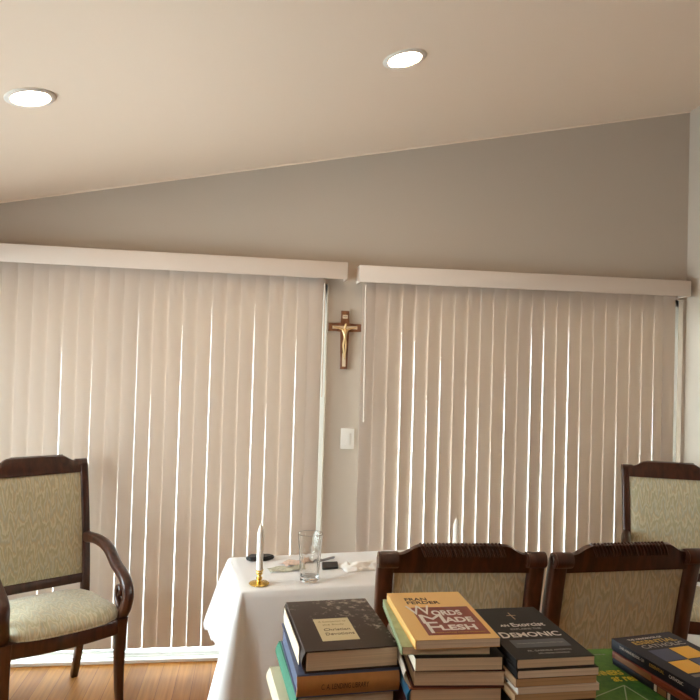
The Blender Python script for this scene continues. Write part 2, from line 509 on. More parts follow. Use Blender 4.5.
def vertical_blind(label, vx0, vx1, vz, x_first, n0, n1, gaps, sign, a0, tilt):
    """x_first: place of slat edge number 0; slats run between edges n0-1 .. n1"""
    t = thing('vertical_blind', label, 'blind', ((vx0 + vx1) / 2, 0, 0))
    ox = (vx0 + vx1) / 2
    # valance: a front board with returns and a top
    bm = bm_new()
    zb = vz - 0.092
    add_box(bm, (vx0 - ox, -0.118, zb), (vx1 - ox, -0.108, vz), 0.003)
    add_box(bm, (vx0 - ox, -0.109, zb), (vx0 - ox + .008, -0.001, vz), 0.002)
    add_box(bm, (vx1 - ox - .008, -0.109, zb), (vx1 - ox, -0.001, vz), 0.002)
    va = obj('valance', bm, MT['valance'], t)
    va.rotation_euler = (0, tilt, 0); va.location = (0, 0, math.sin(0) )
    bm = bm_new(); add_box(bm, (vx0 - ox + .02, -0.075, S_TOP + .008), (vx1 - ox - .02, -0.030, S_TOP + .04), 0.003)
    obj('head_rail', bm, MT['valance'], t)
    edges = list(range(n0, n1 + 1))
    xb = [x_first + PITCH * n for n in edges]
    gb = [(gaps.get(n, 0.0) * (0.75 if sign < 0 else 0.85) - 0.25) / PXM for n in edges]
    gt = [(gaps.get(n, 0.0) * 0.45 - (0.60 if sign < 0 else 1.0)) / PXM for n in edges]
    ab, at = solve_angles(xb, gb, sign, a0), solve_angles(xb, gt, sign, a0)
    rnd = random.Random(n1)
    hb = [(SW / 2, SW / 2)] * (len(edges) + 1); ht = list(hb)
    if sign < 0:
        # vanes hanging nearly flat: each one's width is varied and narrowed towards the bottom so that the seams open downwards
        n_s = len(edges) + 1
        ab = np.radians([5.5 + rnd.uniform(-.8, .8) for _ in range(n_s)]); at = ab * .9
        sl = [max(0, -(x - CAM.x) / (SY - CAM.y)) for x in xb]
        def halves(gg):
            e = [(PITCH - max(q, -.004) - f * SW * math.sin(R(5.5))) / 2 + .0002 for q, f in zip(gg, sl)]
            return [(e[max(0, k - 1)], e[min(len(e) - 1, k)]) for k in range(n_s)]
        hb, ht = halves(gb), halves(gt)
        sign = 1; left_hung = True
    else: left_hung = False
    for i in range(len(edges) + 1):
        xc = x_first + PITCH * (edges[0] + i - 0.5) - ox - ((0.012 if left_hung else 0.020) if i == len(edges) else 0)
        bm = bm_new()
        NV, NU = 13, 7
        sway = rnd.uniform(-.0018, .0018)
        def fn(iu, jv, side=0.0):
            tv = jv / (NV - 1); ang = at[i] + (ab[i] - at[i]) * tv ** 0.8
            q = tv ** 0.8; eL = ht[i][0] + (hb[i][0] - ht[i][0]) * q; eR = ht[i][1] + (hb[i][1] - ht[i][1]) * q
            u = -eL + (eL + eR) * iu / (NU - 1)
            c = 0.0022 * (1 - (2 * u / SW) ** 2)          # slight curl of the vane
            # sign +1: left edge towards the room ; -1: right edge towards the room
            dx, dy = math.cos(ang), math.sin(ang) * sign
            nx, ny = -dy, dx
            x = xc + u * dx - nx * (c - side) + sway * tv; y = SY + u * dy - ny * (c - side)
            return (x, y, S_TOP - (S_TOP - S_BOT) * tv)
        g1 = add_grid(bm, lambda a, b_: fn(a, b_), NU, NV)
        g2 = add_grid(bm, lambda a, b_: fn(a, b_, -0.0012), NU, NV)
        for jv in range(NV - 1):
            bm.faces.new((g1[jv][0], g1[jv + 1][0], g2[jv + 1][0], g2[jv][0]))
            bm.faces.new((g1[jv][-1], g2[jv][-1], g2[jv + 1][-1], g1[jv + 1][-1]))
        for iu in range(NU - 1):
            bm.faces.new((g1[0][iu], g2[0][iu], g2[0][iu + 1], g1[0][iu + 1]))
            bm.faces.new((g1[-1][iu], g1[-1][iu + 1], g2[-1][iu + 1], g2[-1][iu]))
        obj('slat', bm, MT['slat'], t)
    return t, ox

gapL = {-3: .3, -1: .4, 0: .35, 1: .5, 2: .9, 3: .4, 4: 1.0, 5: .35, 6: .4, 7: 1.2, 8: .6, 9: .75, 10: .95, 11: .5, 12: 1.2, 13: .45, 14: .65, 15: 1.2, 16: .6, 17: .4, 18: .95, 19: .3}
gapR = {0: 0, 1: .1, 2: 2.6, 3: 1.1, 4: 1.5, 5: 1.5, 6: 1.1, 7: 1.4, 8: .9, 9: .9, 10: 1.5, 11: .9, 12: 1.6, 13: 1.4, 14: .7, 15: 2.2, 16: 0, 17: .3, 18: 0, 19: .2, 20: 0, 21: .4, 22: .9, 23: .3, 24: 0}
X0L, X0R = -1.1407, 0.6674
blindL, oxL = vertical_blind('white vertical blind left of the wooden cross, drawn across the glass door', -1.66, 0.486, 2.182, X0L, -6, 19, gapL, -1, 11, 0.0045)
blindR, oxR = vertical_blind('white vertical blind right of the wooden cross, with a hanging wand at its left end', 0.565, 2.536, 2.168, X0R, 0, 23, gapR, 1, 11, -0.002)
# tilt wands
bm = bm_new(); add_tube(bm, [(0, 0, 0, .0055, .0055), (0.008, 0, -0.75, .0055, .0055)], seg=8)
w = obj('wand', bm, MT['valance'], blindR); w.location = (0.603 - oxR, -0.097, 2.06)
bm = bm_new(); add_tube(bm, [(0, 0, 0, .004, .004), (0.0, 0, -0.62, .004, .004)], seg=8)
w = obj('wand', bm, MT['valance'], blindL); w.location = (0.375 - oxL, -0.095, 2.06)

# ---------------------------------------------------------------- crucifix and switch on the pier between the doors
cx = thing('crucifix', 'small wooden crucifix with a gilt figure hung on the wall between the blinds', 'cross', (0.502, 0, 1.757))
bm = bm_new()
out = [(-.020, -.163), (.020, -.163), (.022, .048), (.093, .048), (.093, .091), (.022, .091), (.022, .163), (-.022, .163), (-.022, .091), (-.093, .091), (-.093, .048), (-.022, .048)]
add_prism(bm, out, 'y', -0.020, -0.001)
bmesh.ops.bevel(bm, geom=[e for e in bm.edges if all(v.co.y < -0.019 for v in e.verts)], offset=0.003, segments=1, affect='EDGES')
obj('wooden_cross', bm, MT['crosswood'], cx, False)
bm = bm_new()
add_box(bm, (-.010, -.0225, -.148), (.010, -.0195, -.075), .001); obj('foot_strip', bm, MT['plate'], cx, False)  # pale raised strip low on the cross front
bm = bm_new(); add_box(bm, (-.070, -.0225, .061), (.070, -.0195, .078), .001); obj('arm_inlay', bm, MT['plate'], cx, False)
bm = bm_new(); add_box(bm, (-.014, -.0245, .120), (.014, -.0195, .140), .001)
ti = obj('title_plate', bm, MT['plate'], cx, False)
text('lettering', 'INRI', MT['black'], ti, (0, -.0246, .130), .02, .009, (PI / 2, 0, 0))
# corpus: one skinned figure
me = bpy.data.meshes.new('corpus')
J = {'pelvis': (0, -.031, -.010), 'waist': (0.001, -.032, .012), 'chest': (0, -.033, .045), 'neck': (0, -.032, .068), 'head': (.003, -.036, .083), 'headtop': (.004, -.036, .093),
     'shl': (-.019, -.031, .060), 'ell': (-.042, -.029, .066), 'hal': (-.066, -.025, .073), 'shr': (.019, -.031, .060), 'elr': (.042, -.029, .066), 'har': (.066, -.025, .073),
     'hil': (-.008, -.031, -.018), 'knl': (-.006, -.037, -.058), 'fol': (-.002, -.028, -.100), 'hir': (.008, -.031, -.018), 'knr': (.005, -.037, -.058), 'for': (.002, -.028, -.100), 'toe': (0, -.031, -.110)}
names = list(J); R_ = {'pelvis': .010, 'waist': .009, 'chest': .012, 'neck': .005, 'head': .0085, 'headtop': .006, 'shl': .007, 'ell': .005, 'hal': .004, 'shr': .007, 'elr': .005, 'har': .004,
     'hil': .0085, 'knl': .0065, 'fol': .0045, 'hir': .0085, 'knr': .0065, 'for': .0045, 'toe': .004}
ed = [('pelvis', 'waist'), ('waist', 'chest'), ('chest', 'neck'), ('neck', 'head'), ('head', 'headtop'), ('chest', 'shl'), ('shl', 'ell'), ('ell', 'hal'), ('chest', 'shr'), ('shr', 'elr'), ('elr', 'har'),
      ('pelvis', 'hil'), ('hil', 'knl'), ('knl', 'fol'), ('pelvis', 'hir'), ('hir', 'knr'), ('knr', 'for'), ('for', 'toe')]
me.from_pydata([J[k] for k in names], [(names.index(a), names.index(b_)) for a, b_ in ed], [])
co = bpy.data.objects.new('corpus', me); COL.objects.link(co)
sk = co.modifiers.new('skin', 'SKIN')
for k, v in zip(names, me.skin_vertices[0].data): v.radius = (R_[k], R_[k] * .8); v.use_root = (k == 'pelvis')
ss = co.modifiers.new('sub', 'SUBSURF'); ss.levels = 2; ss.render_levels = 2
dg = bpy.context.evaluated_depsgraph_get()
me2 = bpy.data.meshes.new_from_object(co.evaluated_get(dg))
bpy.data.objects.remove(co)
me2.materials.clear(); me2.materials.append(MT['gold']); me2.polygons.foreach_set('use_smooth', [True] * len(me2.polygons))
co = bpy.data.objects.new('corpus', me2); COL.objects.link(co); co.parent = cx

sw = thing('light_switch', 'white wall switch plate below the wooden cross', 'switch', (0.537, 0, 1.207))
bm = bm_new(); add_box(bm, (-.038, -.007, -.058), (.038, -.0005, .058), .003); obj('plate', bm, MT['switch'], sw)
bm = bm_new(); add_box(bm, (-.016, -.011, -.033), (.016, -.006, .033), .002); obj('rocker', bm, MT['switch'], sw)
for z in (-.046, .046):
    bm = bm_new(); add_lathe(bm, [(0, -.0085), (.003, -.008), (.0032, -.006)], mtx=Matrix.Translation((0, 0, z)) @ Matrix.Rotation(-PI / 2, 4, 'X') @ Matrix.Scale(-1, 4, (0, 0, 1)), seg=10)
    obj('screw', bm, MT['switch'], sw)

# ---------------------------------------------------------------- chairs
def yb(z):
    """depth of the back leg / back post at height z"""
    if z < 0.43: return 0.155 + 0.10 * ((0.43 - z) / 0.43) ** 1.6
    return 0.155 + 0.105 * ((z - 0.43) / 0.655) ** 1.5

def crest_top(x):
    ax = abs(x)
    if ax <= 0.125: return 1.109 + 0.002 * math.cos(ax / 0.125 * PI / 2)
    if ax <= 0.185:
        k = (ax - 0.125) / 0.06; k = k * k * (3 - 2 * k)
        return 1.109 - 0.026 * k
    return 1.083 + 0.002 * ((ax - .185) / .06)

def upright_chair(name, label, cat, loc, rz, arms, group=None):
    t = thing(name, label, cat, loc, rz, group)
    wood, fab = MT['mahog'], MT['fabric']
    fw = .245 if arms else .205
    pw, px_, pdw = (.020, .222, .422) if arms else (.0245, .217, .392)
    # back posts run down into the back legs
    for s in (-1, 1):
        pts = []
        for z in [0, .06, .14, .22, .30, .38, .43, .5, .6, .7, .8, .9, .98, 1.06]:
            k = max(0, (.35 - z) / .35)
            pts.append((s * (px_ + 0.008 * min(1, z)), yb(z), z, pw - 0.004 * k, 0.021 - 0.003 * k))
        bm = bm_new(); add_tube(bm, pts, seg=16, power=5); obj('back_post', bm, wood, t)
    # sabre front legs
    for s in (-1, 1):
        pts = []
        for z in [0, .05, .12, .2, .28, .35, .40, .436]:
            k = z / .436
            y = -0.25 - 0.028 * (1 - k) ** 2 + 0.012 * math.sin(PI * k)
            r = 0.0155 + 0.0105 * k
            pts.append((s * (fw - .004 * (1 - k)), y, z, r, r * 1.05))
        bm = bm_new(); add_tube(bm, pts, seg=16, power=4); obj('front_leg', bm, wood, t)
    # bowed front rail, side rails, rear rail
    bm = bm_new()
    add_tube(bm, [(x, -0.25 - 0.030 * (1 - (x / fw) ** 2), 0.402, 0.034, 0.013) for x in np.linspace(-fw + .01, fw - .01, 13)], side=(0, 0, 1), seg=16, power=6)
    obj('front_rail', bm, wood, t)
    for s in (-1, 1):
        bm = bm_new(); add_tube(bm, [(s * (fw - .002), -.235, .402, .034, .012), (s * .224, .15, .402, .030, .012)], side=(0, 0, 1), seg=16, power=6); obj('side_rail', bm, wood, t)
    bm = bm_new(); add_tube(bm, [(-.21, .155, .402, .030, .012), (.21, .155, .402, .030, .012)], side=(0, 0, 1), seg=16, power=6); obj('rear_rail', bm, wood, t)
    # domed seat
    bm = bm_new()
    NU, NV = 25, 9
    def seat_pt(i, j):
        th = 2 * PI * i / NU
        c, d = math.cos(th), math.sin(th)
        q = 5.0
        k = (abs(c) ** q + abs(d) ** q) ** (-1 / q)
        x, y = k * c, k * d
        rr = [1.0, 1.012, 1.0, .96, .85, .65, .45, .22, .02][j]
        z = [.433, .447, .461, .473, .485, .494, .4985, .501, .502][j]
        Y = -0.055 + rr * y * 0.215
        half = fw + (.014 if arms else .003) - (fw - .215) * (y + 1) / 2
        if y < 0: Y -= 0.028 * (1 - min(1, (x * rr) ** 2)) * (-y) * rr
        return (x * rr * half, Y, z)
    g = add_grid(bm, seat_pt, NU, NV, True)
    bm.faces.new([v for v in g[0]][::-1]); bm.faces.new(g[-1])
    st = obj('seat', bm, fab, t, angle=80)
    bm = bm_new()
    add_tube(bm, [(*seat_pt(i, 0)[:2], 0.4375, .0035, .0035) for i in range(NU + 1)], side=(0, 0, 1), seg=6)
    obj('welt', bm, fab, st)
    # lower back rail and crest rail
    bm = bm_new(); add_tube(bm, [(-.215, yb(.52), .52, .023, .014), (.215, yb(.52), .52, .023, .014)], side=(0, 0, 1), seg=16, power=6); obj('back_rail', bm, wood, t)
    bm = bm_new()
    N = 49; xs = np.linspace(-.243, .243, N)
    rake = lambda z: yb(z)
    fr = []
    for x in xs:
        zt = crest_top(x); zb_ = 1.024
        fr.append([(x, rake(zb_) - .017, zb_), (x, rake(1.06) - .019, 1.06), (x, rake(zt) - .013, zt - .004), (x, rake(zt), zt), (x, rake(zt) + .013, zt - .004), (x, rake(1.06) + .017, 1.06), (x, rake(zb_) + .017, zb_)])
    g = [[bm.verts.new(p) for p in row] for row in fr]
    for a, b_ in zip(g, g[1:]):
        for k in range(7): bm.faces.new((a[k], a[(k + 1) % 7], b_[(k + 1) % 7], b_[k]))
    bm.faces.new(g[0]); bm.faces.new(g[-1][::-1])
    cr = obj('crest_rail', bm, wood, t, angle=50)
    # scrolled ears rolled towards the rear
    for s in (-1, 1):
        bm = bm_new()
        m_ = Matrix.Translation((s * .2190, rake(1.06) + .012, 1.0635)) @ Matrix.Rotation(PI / 2, 4, 'Y')
        add_lathe(bm, [(0, -.029), (.008, -.030), (.010, -.0275), (.0125, -.0275), (.014, -.030), (.0225, -.029), (.0235, -.026), (.0235, .020), (.0215, .023), (.0235, .026), (.0225, .029), (.014, .030), (.0125, .0275), (.010, .0275), (.008, .030), (0, .029)], seg=24, mtx=m_)
        obj('scroll', bm, wood, cr)
    # slanted reeding on the rear of the crest
    bm = bm_new()
    for k in range(22):
        x = -.118 + .236 * k / 21
        z0_, z1_ = 1.074, 1.105
        add_tube(bm, [(x - .007, rake(z0_) + .0165, z0_, .0030, .0040), (x, rake(1.09) + .0165, 1.09, .0042, .0060), (x + .007, rake(z1_) + .0115, z1_ - .001, .0042, .0055), (x + .009, rake(1.108) + .002, 1.1105, .0040, .0040)], seg=8)
    obj('reeding', bm, wood, cr)
    # upholstered back, front and rear faces in one pad
    bm = bm_new()
    NX, NZ = 17, 21
    def pad(side):
        def fn(i, j):
            u, v = i / (NX - 1), j / (NZ - 1)
            e = (min(1, 6 * u) * min(1, 6 * (1 - u)) * min(1, 6 * v) * min(1, 6 * (1 - v))) ** .5
            z = .541 + .486 * v; x = (u - .5) * pdw
            return (x, yb(z) - .010 - .016 * e if side < 0 else yb(z) + .008 + .009 * e, z)
        return fn
    ga = add_grid(bm, pad(-1), NX, NZ); gb_ = add_grid(bm, pad(1), NX, NZ)
    for j in range(NZ - 1):
        bm.faces.new((ga[j][0], ga[j + 1][0], gb_[j + 1][0], gb_[j][0])); bm.faces.new((ga[j][-1], gb_[j][-1], gb_[j + 1][-1], ga[j + 1][-1]))
    for i in range(NX - 1):
        bm.faces.new((ga[0][i], gb_[0][i], gb_[0][i + 1], ga[0][i + 1])); bm.faces.new((ga[-1][i], ga[-1][i + 1], gb_[-1][i + 1], gb_[-1][i]))
    obj('back_pad', bm, fab, t, angle=60)
    if arms:
        t.scale = (1, 1, 1.013)
        for s in (-1, 1):
            base = [(.228, .185, .712, .022, .028), (.250, .07, .716, .025, .0225), (.262, -.03, .695, .025, .0225), (.260, -.13, .645, .025, .022), (.260, -.205, .617, .025, .0225),
                    (.259, -.262, .585, .025, .0225), (.262, -.276, .53, .025, .0225), (.256, -.262, .475, .025, .0225), (.250, -.238, .432, .022, .022)]
            bm = bm_new(); add_tube(bm, [(s * p[0], *p[1:]) for p in smooth_path(base, 5)], seg=14, power=2.8)
            ar = obj('armrest', bm, wood, t, angle=60)
            vol = [(.258, -.245, .462, .020, .011), (.260, -.205, .470, .020, .011), (.262, -.172, .500, .020, .011), (.262, -.170, .540, .020, .011), (.262, -.196, .560, .020, .011), (.262, -.215, .545, .020, .011), (.262, -.205, .525, .020, .011)]
            bm = bm_new(); add_tube(bm, [(s * p[0], *p[1:]) for p in smooth_path(vol, 5)], seg=12, power=2.8)
            obj('volute', bm, wood, ar, angle=60)
    return t

upright_chair('armchair', 'dark wooden armchair with patterned seat in the left corner, beside the left blind', 'chair', (-0.897, -0.468, 0), R(33), True, 'upholstered armchairs against the door wall')
upright_chair('armchair', 'dark wooden armchair half hidden behind the front chairs, in the right corner', 'chair', (2.235, -0.485, 0), R(-21), True, 'upholstered armchairs against the door wall')
upright_chair('dining_chair', 'wooden upholstered chair seen from behind, directly behind the yellow book', 'chair', (0.634, -1.588, 0), R(180 - 2.5), False, 'chairs drawn up to the white table')
upright_chair('dining_chair', 'wooden upholstered chair seen from behind, behind the green book, right of the other', 'chair', (1.122, -1.594, 0), R(180 + 3.5), False, 'chairs drawn up to the white table')

# ---------------------------------------------------------------- table under a white cloth
TROT = R(7.0)
TL_, TD = 1.22, 0.46
tx0, ty0 = -0.020, -1.150                   # near left corner of the top
TZ = 0.745
tb = thing('table', 'small table hidden under the long white cloth', 'table', (tx0, ty0, 0), TROT)
bm = bm_new(); add_box(bm, (0.004, 0.004, TZ - .033), (TL_ - .004, TD - .004, TZ - .004), .004); obj('tabletop', bm, MT['tablewood'], tb)
for (x, y) in ((.05, .05), (TL_ - .05, .05), (.05, TD - .05), (TL_ - .05, TD - .05)):
    bm = bm_new(); add_tube(bm, [(x, y, 0, .016, .016), (x, y, TZ - .034, .022, .022)], seg=12, power=5); obj('leg', bm, MT['tablewood'], tb)
# cloth
bm = bm_new()
per = []
def seg_pts(a, b_, n, nrm, d0, d1):
    for k in range(n):
        f = k / n
        per.append((a[0] + (b_[0] - a[0]) * f, a[1] + (b_[1] - a[1]) * f, nrm, d0 + (d1 - d0) * f))
c_ = 0.012
def corner(cxy, a0, a1, d0, dm, d1):
    n = 8
    for k in range(n):
        f = k / n; a = a0 + (a1 - a0) * f
        dr = d0 + (dm - d0) * math.sin(PI * f) if f < .5 else d1 + (dm - d1) * math.sin(PI * f)
        per.append((cxy[0] + c_ * math.cos(a), cxy[1] + c_ * math.sin(a), (math.cos(a), math.sin(a)), dr))
seg_pts((c_, 0), (TL_ - c_, 0), 90, (0, -1), .54, .50)
corner((TL_ - c_, c_), -PI / 2, 0, .50, .62, .34)
seg_pts((TL_, c_), (TL_, TD - c_), 30, (1, 0), .34, .34)
corner((TL_ - c_, TD - c_), 0, PI / 2, .34, .45, .30)
seg_pts((TL_ - c_, TD), (c_, TD), 90, (0, 1), .30, .28)
corner((c_, TD - c_), PI / 2, PI, .28, .34, .285)
seg_pts((0, TD - c_), (0, c_), 36, (-1, 0), .275, .262)
corner((c_, c_), PI, 3 * PI / 2, .27, .60, .54)
NP = len(per); ND = 22
rnd = random.Random(3)
ph = [rnd.uniform(0, 6.28) for _ in range(6)]
arc = [0.0]
for a, b_ in zip(per, per[1:]): arc.append(arc[-1] + max(.006, math.hypot(b_[0] - a[0], b_[1] - a[1])))
LT = arc[-1] + .006
def cloth_pt(i, j):
    x, y, nrm, dr = per[i]
    u = j / (ND - 1)
    if u < 0.06:
        k = u / .06
        return (x + nrm[0] * (.006 * math.sin(k * PI / 2)), y + nrm[1] * (.006 * math.sin(k * PI / 2)), TZ + .0015 - .006 * (1 - math.cos(k * PI / 2)))
    k = (u - .06) / .94
    s_ = arc[i] / LT * 2 * PI
    rip = .5 * math.sin(9 * s_ + ph[0]) + .35 * math.sin(17 * s_ + ph[1]) + .25 * math.sin(29 * s_ + ph[2])
    left = max(0, -nrm[0]); front = max(0, -nrm[1]); diag = 2 * left * front
    fl = .012 + .030 * front + .085 * left * (.42 + .58 * min(1, max(0, y / TD))) + .10 * (diag if y < .1 and x < .1 else 0)
    flare = fl * k ** (0.85) * (dr / .4) ** .35
    amp = .016 * k ** 1.1 * (1 - .4 * diag)
    o = .006 + flare + amp * (rip + .4)
    return (x + nrm[0] * o, y + nrm[1] * o, TZ - .0045 - dr * k * (1 - .02 * rip) - .012 * left * k * math.sin(26 * s_ + ph[3]))
g = add_grid(bm, cloth_pt, NP, ND, True)
# top: bridge perimeter to inner grid through shrinking rings
prev = g[0]
for sc in (.94, .8, .6, .4, .2, .05):
    ring = []
    for i in range(NP):
        x, y = per[i][0], per[i][1]
        X = TL_ / 2 + (x - TL_ / 2) * (1 - (1 - sc) * TD / TL_) if False else TL_ / 2 + (x - TL_ / 2) * sc
        Y = TD / 2 + (y - TD / 2) * sc
        z = TZ + .0015 + .0010 * math.sin(31 * X + 2) * math.sin(27 * Y) + .0007 * math.sin(70 * X + 40 * Y)
        if X > .45: z += .0016 * abs(math.sin(38 * X + 55 * Y)) * min(1, (X - .45) * 6) * min(1, (TD - Y) * 8)
        ring.append(bm.verts.new((X, Y, z)))
    for i in range(NP):
        k = (i + 1) % NP; bm.faces.new((prev[i], prev[k], ring[k], ring[i]))
    prev = ring
bm.faces.new(prev)
cl = obj('tablecloth', bm, MT['cloth'], None, True, (tx0, ty0, 0), (0, 0, TROT), angle=180)
tag(cl, 'white tablecloth draped long over the small table by the left blind', 'tablecloth')
sol = cl.modifiers.new('thick', 'SOLIDIFY'); sol.thickness = .0012; sol.offset = 1

ZT = TZ + .0045                              # cloth surface
def candlestick(x, y, label, hlab):
    s = thing('candlestick', hlab, 'candlestick', (x, y, ZT), 0, 'brass candlesticks on the white table')
    bm = bm_new(); add_lathe(bm, [(0, 0), (.038, 0), (.040, .003), (.037, .006), (.018, .009), (.010, .012), (.008, .016), (.012, .021), (.013, .025), (.008, .030), (.0075, .034), (.012, .039), (.0135, .044), (.012, .048), (.015, .053), (.0155, .056), (.0125, .056), (.0115, .040), (0, .040)], seg=28)
    obj('holder', bm, MT['brass'], s)
    c = thing('candle', label, 'candle', (x, y, ZT + .0405), 0, 'white taper candles on the white table')
    bm = bm_new(); add_lathe(bm, [(0, 0), (.0115, 0), (.0130, .012), (.0130, .145), (.0126, .160), (.0102, .172), (.0066, .184), (.0032, .194), (0, .196)], seg=20)
    obj('wax', bm, MT['wax'], c)
    bm = bm_new(); add_tube(bm, [(0, 0, .193, .0010, .0010), (.001, 0, .199, .0009, .0009), (.002, 0, .204, .0008, .0008)], seg=6); obj('wick', bm, MT['wick'], c)
candlestick(.052, -1.066, 'white taper candle at the left end of the white table, in full view', 'brass candlestick holding the left candle, near corner of the white table')
candlestick(.872, -.985, 'white taper candle whose tip shows above the chair back behind the yellow book', 'brass candlestick hidden behind the chair back, under the far candle')

# cut crystal tumbler
gt = bm_new()
def facets(th, z):
    if z < .018 or z > .15: return 1.0
    return 1 + .045 * math.cos(12 * th + (z - .02) * 42) * math.sin((z - .018) / .132 * PI) ** .5
add_lathe(gt, [(0, 0), (.034, 0), (.037, .004), (.0375, .02), (.039, .05), (.041, .08), (.0435, .11), (.046, .14), (.049, .17), (.0505, .188), (.0495, .1895), (.048, .188), (.0455, .16), (.042, .12), (.0385, .08), (.0355, .04), (.034, .024), (.030, .019), (0, .018)], seg=96, wob=lambda th, z: facets(th, z))
gl = obj('drinking_glass', gt, MT['glass'], None, True, (.252, -1.035, ZT), None, angle=30)
tag(gl, 'tall clear cut crystal glass standing on the white tablecloth', 'glass')

# black wallet, notes, pen, black square, crumpled tissue
def slab(name, label, cat, m, pts, h, z=ZT, bevel=.003):
    bm = bm_new()
    add_prism(bm, pts, 'z', 0, h)
    if bevel: bmesh.ops.bevel(bm, geom=bm.edges[:], offset=bevel, segments=2, affect='EDGES')
    cx_ = sum(p[0] for p in pts) / len(pts); cy_ = sum(p[1] for p in pts) / len(pts)
    bmesh.ops.translate(bm, verts=bm.verts, vec=(-cx_, -cy_, 0))
    return tag(obj(name, bm, m, None, True, (cx_, cy_, z)), label, cat)
slab('glasses_case', 'slim black case lying behind the left candle on the white table', 'case', MT['black'],
     [(-.005, -.745), (.018, -.705), (.10, -.705), (.125, -.728), (.085, -.765), (.015, -.768)], .018, bevel=.005)
def paper(name, label, m, x, y, w, d, rz, z, curl):
    bm = bm_new()
    g1 = add_grid(bm, lambda i, j: ((i / 8 - .5) * w, (j / 4 - .5) * d, curl * (math.sin(i * 1.3 + j) + 1.0) + .0002 * j), 9, 5)
    o = obj(name, bm, m, None, True, (x, y, z), (0, 0, rz), angle=180)
    so = o.modifiers.new('t', 'SOLIDIFY'); so.thickness = .0004; so.offset = 1
    return tag(o, label, 'paper money', 'folded notes between candle and glass')
paper('banknote', 'greenish folded note lying nearest the left candle', MT['bill1'], .165, -.885, .15, .066, R(12), ZT, .0035)
paper('banknote', 'pinkish folded note lying nearest the crystal glass', MT['bill2'], .215, -.80, .14, .066, R(28), ZT, .0055)
slab('card_wallet', 'small flat black wallet lying right of the crystal glass', 'wallet', MT['black'], [(.318, -.900), (.388, -.886), (.396, -.800), (.326, -.808)], .008, bevel=.002)
bm = bm_new(); add_tube(bm, [(-.06, 0, .006, .003, .003), (-.05, 0, .006, .0055, .0055), (.05, 0, .006, .0055, .0055), (.062, 0, .006, .0015, .0015)], side=(0, 0, 1), seg=10)
pen = thing('pen', 'grey metal pen lying behind the small black wallet', 'pen', (.345, -.765, ZT), R(38))
obj('barrel', bm, MT['steel'], pen)
bm = bm_new(); add_tube(bm, [(-.055, 0, .0125, .0016, .001), (-.02, 0, .0125, .0016, .001)], side=(0, 1, 0), seg=8); obj('clip', bm, MT['steel'], pen)
bm = bm_new()
rnd = random.Random(11)
hs = {}
def tis(i, j):
    k = (i, j)
    if k not in hs:
        edge = min(i, 12 - i, j, 8 - j)
        hs[k] = (rnd.uniform(.0, .022) * min(1, edge / 2) + .0005, rnd.uniform(-.004, .004), rnd.uniform(-.004, .004))
    h, a, b_ = hs[k]
    return ((i / 12 - .5) * .20 + a, (j / 8 - .5) * .12 + b_, h)
add_grid(bm, tis, 13, 9)
ts = obj('paper_napkin', bm, MT['tissue'], None, True, (.50, -.86, ZT), (0, 0, R(15)), angle=25)
so = ts.modifiers.new('t', 'SOLIDIFY'); so.thickness = .0006; so.offset = 1
tag(ts, 'crumpled white paper napkin on the tablecloth beside the black wallet', 'napkin')

# ---------------------------------------------------------------- book table and books
BT = 0.84
bt = thing('table', 'dark wooden table carrying the stacks of books in the foreground', 'table', (.45, -2.60, 0), 0)
bm = bm_new(); add_box(bm, (-.55, -.36, BT - .035), (.75, .30, BT), .004); obj('tabletop', bm, MT['tablewood'], bt)
bm = bm_new(); add_box(bm, (-.50, -.31, BT - .11), (.70, .25, BT - .036), .003); obj('apron', bm, MT['tablewood'], bt)
for (x, y) in ((-.50, -.31), (.70, -.31), (-.50, .25), (.70, .25)):
    bm = bm_new(); add_tube(bm, [(x, y, 0, .018, .018), (x, y, BT - .037, .028, .028)], seg=12, power=5); obj('leg', bm, MT['tablewood'], bt)

PG_T = pages_mat('pages_tan', (0.80, 0.66, 0.50))
PG_W = pages_mat('pages_white', (0.88, 0.81, 0.71))
PG_C = pages_mat('pages_cream', (0.84, 0.73, 0.57))
PG_B = pages_mat('pages_brown', (0.62, 0.44, 0.26))
PG_BLUE = pages_mat('pages_blue_edge', (0.10, 0.13, 0.22))
C_brown = splotch_mat('brown_marbled_cover', (0.040, 0.023, 0.017), (0.46, 0.40, 0.34), .555, .70, 60)
C_white = mat('jacket_white', (0.72, 0.68, 0.62), 0.4)
C_blue = mat('slate_blue_cloth', (0.085, 0.105, 0.19), 0.6, var=.1, scale=80)
C_oranges = mat('tan_orange_spine', (0.50, 0.23, 0.07), 0.5, var=.08, scale=60)
C_green = mat('emerald_cloth', (0.020, 0.19, 0.11), 0.55, var=.1, scale=60)
C_cream = mat('cream_cloth', (0.66, 0.60, 0.44), 0.6)
C_yellow = mat('warm_yellow_cover', (0.80, 0.50, 0.17), 0.3)
C_red = mat('brick_red_print', (0.23, 0.040, 0.022), 0.35)
C_pale = mat('pale_green_cover', (0.30, 0.37, 0.22), 0.4, var=.15, scale=50)
C_blackc = mat('black_cover', (0.010, 0.009, 0.009), 0.55, spec=.3)
C_maroon = mat('maroon_cloth', (0.075, 0.018, 0.016), 0.5)
C_rust = mat('rust_cover', (0.33, 0.12, 0.06), 0.5)
C_teal = mat('teal_blue_spine', (0.012, 0.12, 0.24), 0.35, var=.3, scale=40)
C_demon = mat('charcoal_cover', (0.018, 0.017, 0.017), 0.6, spec=.25, var=.25, scale=12)
C_band = mat('grey_blue_band', (0.055, 0.065, 0.080), 0.35)
C_gilt = mat('gilt_print', (0.45, 0.30, 0.15), 0.4)
C_print = mat('white_print', (0.75, 0.72, 0.68), 0.4)
C_offprint = mat('grey_print', (0.35, 0.33, 0.31), 0.4)
C_ink = mat('dark_ink', (0.045, 0.022, 0.014), 0.5)
C_faint = mat('faint_ink', (0.36, 0.29, 0.17), 0.6)
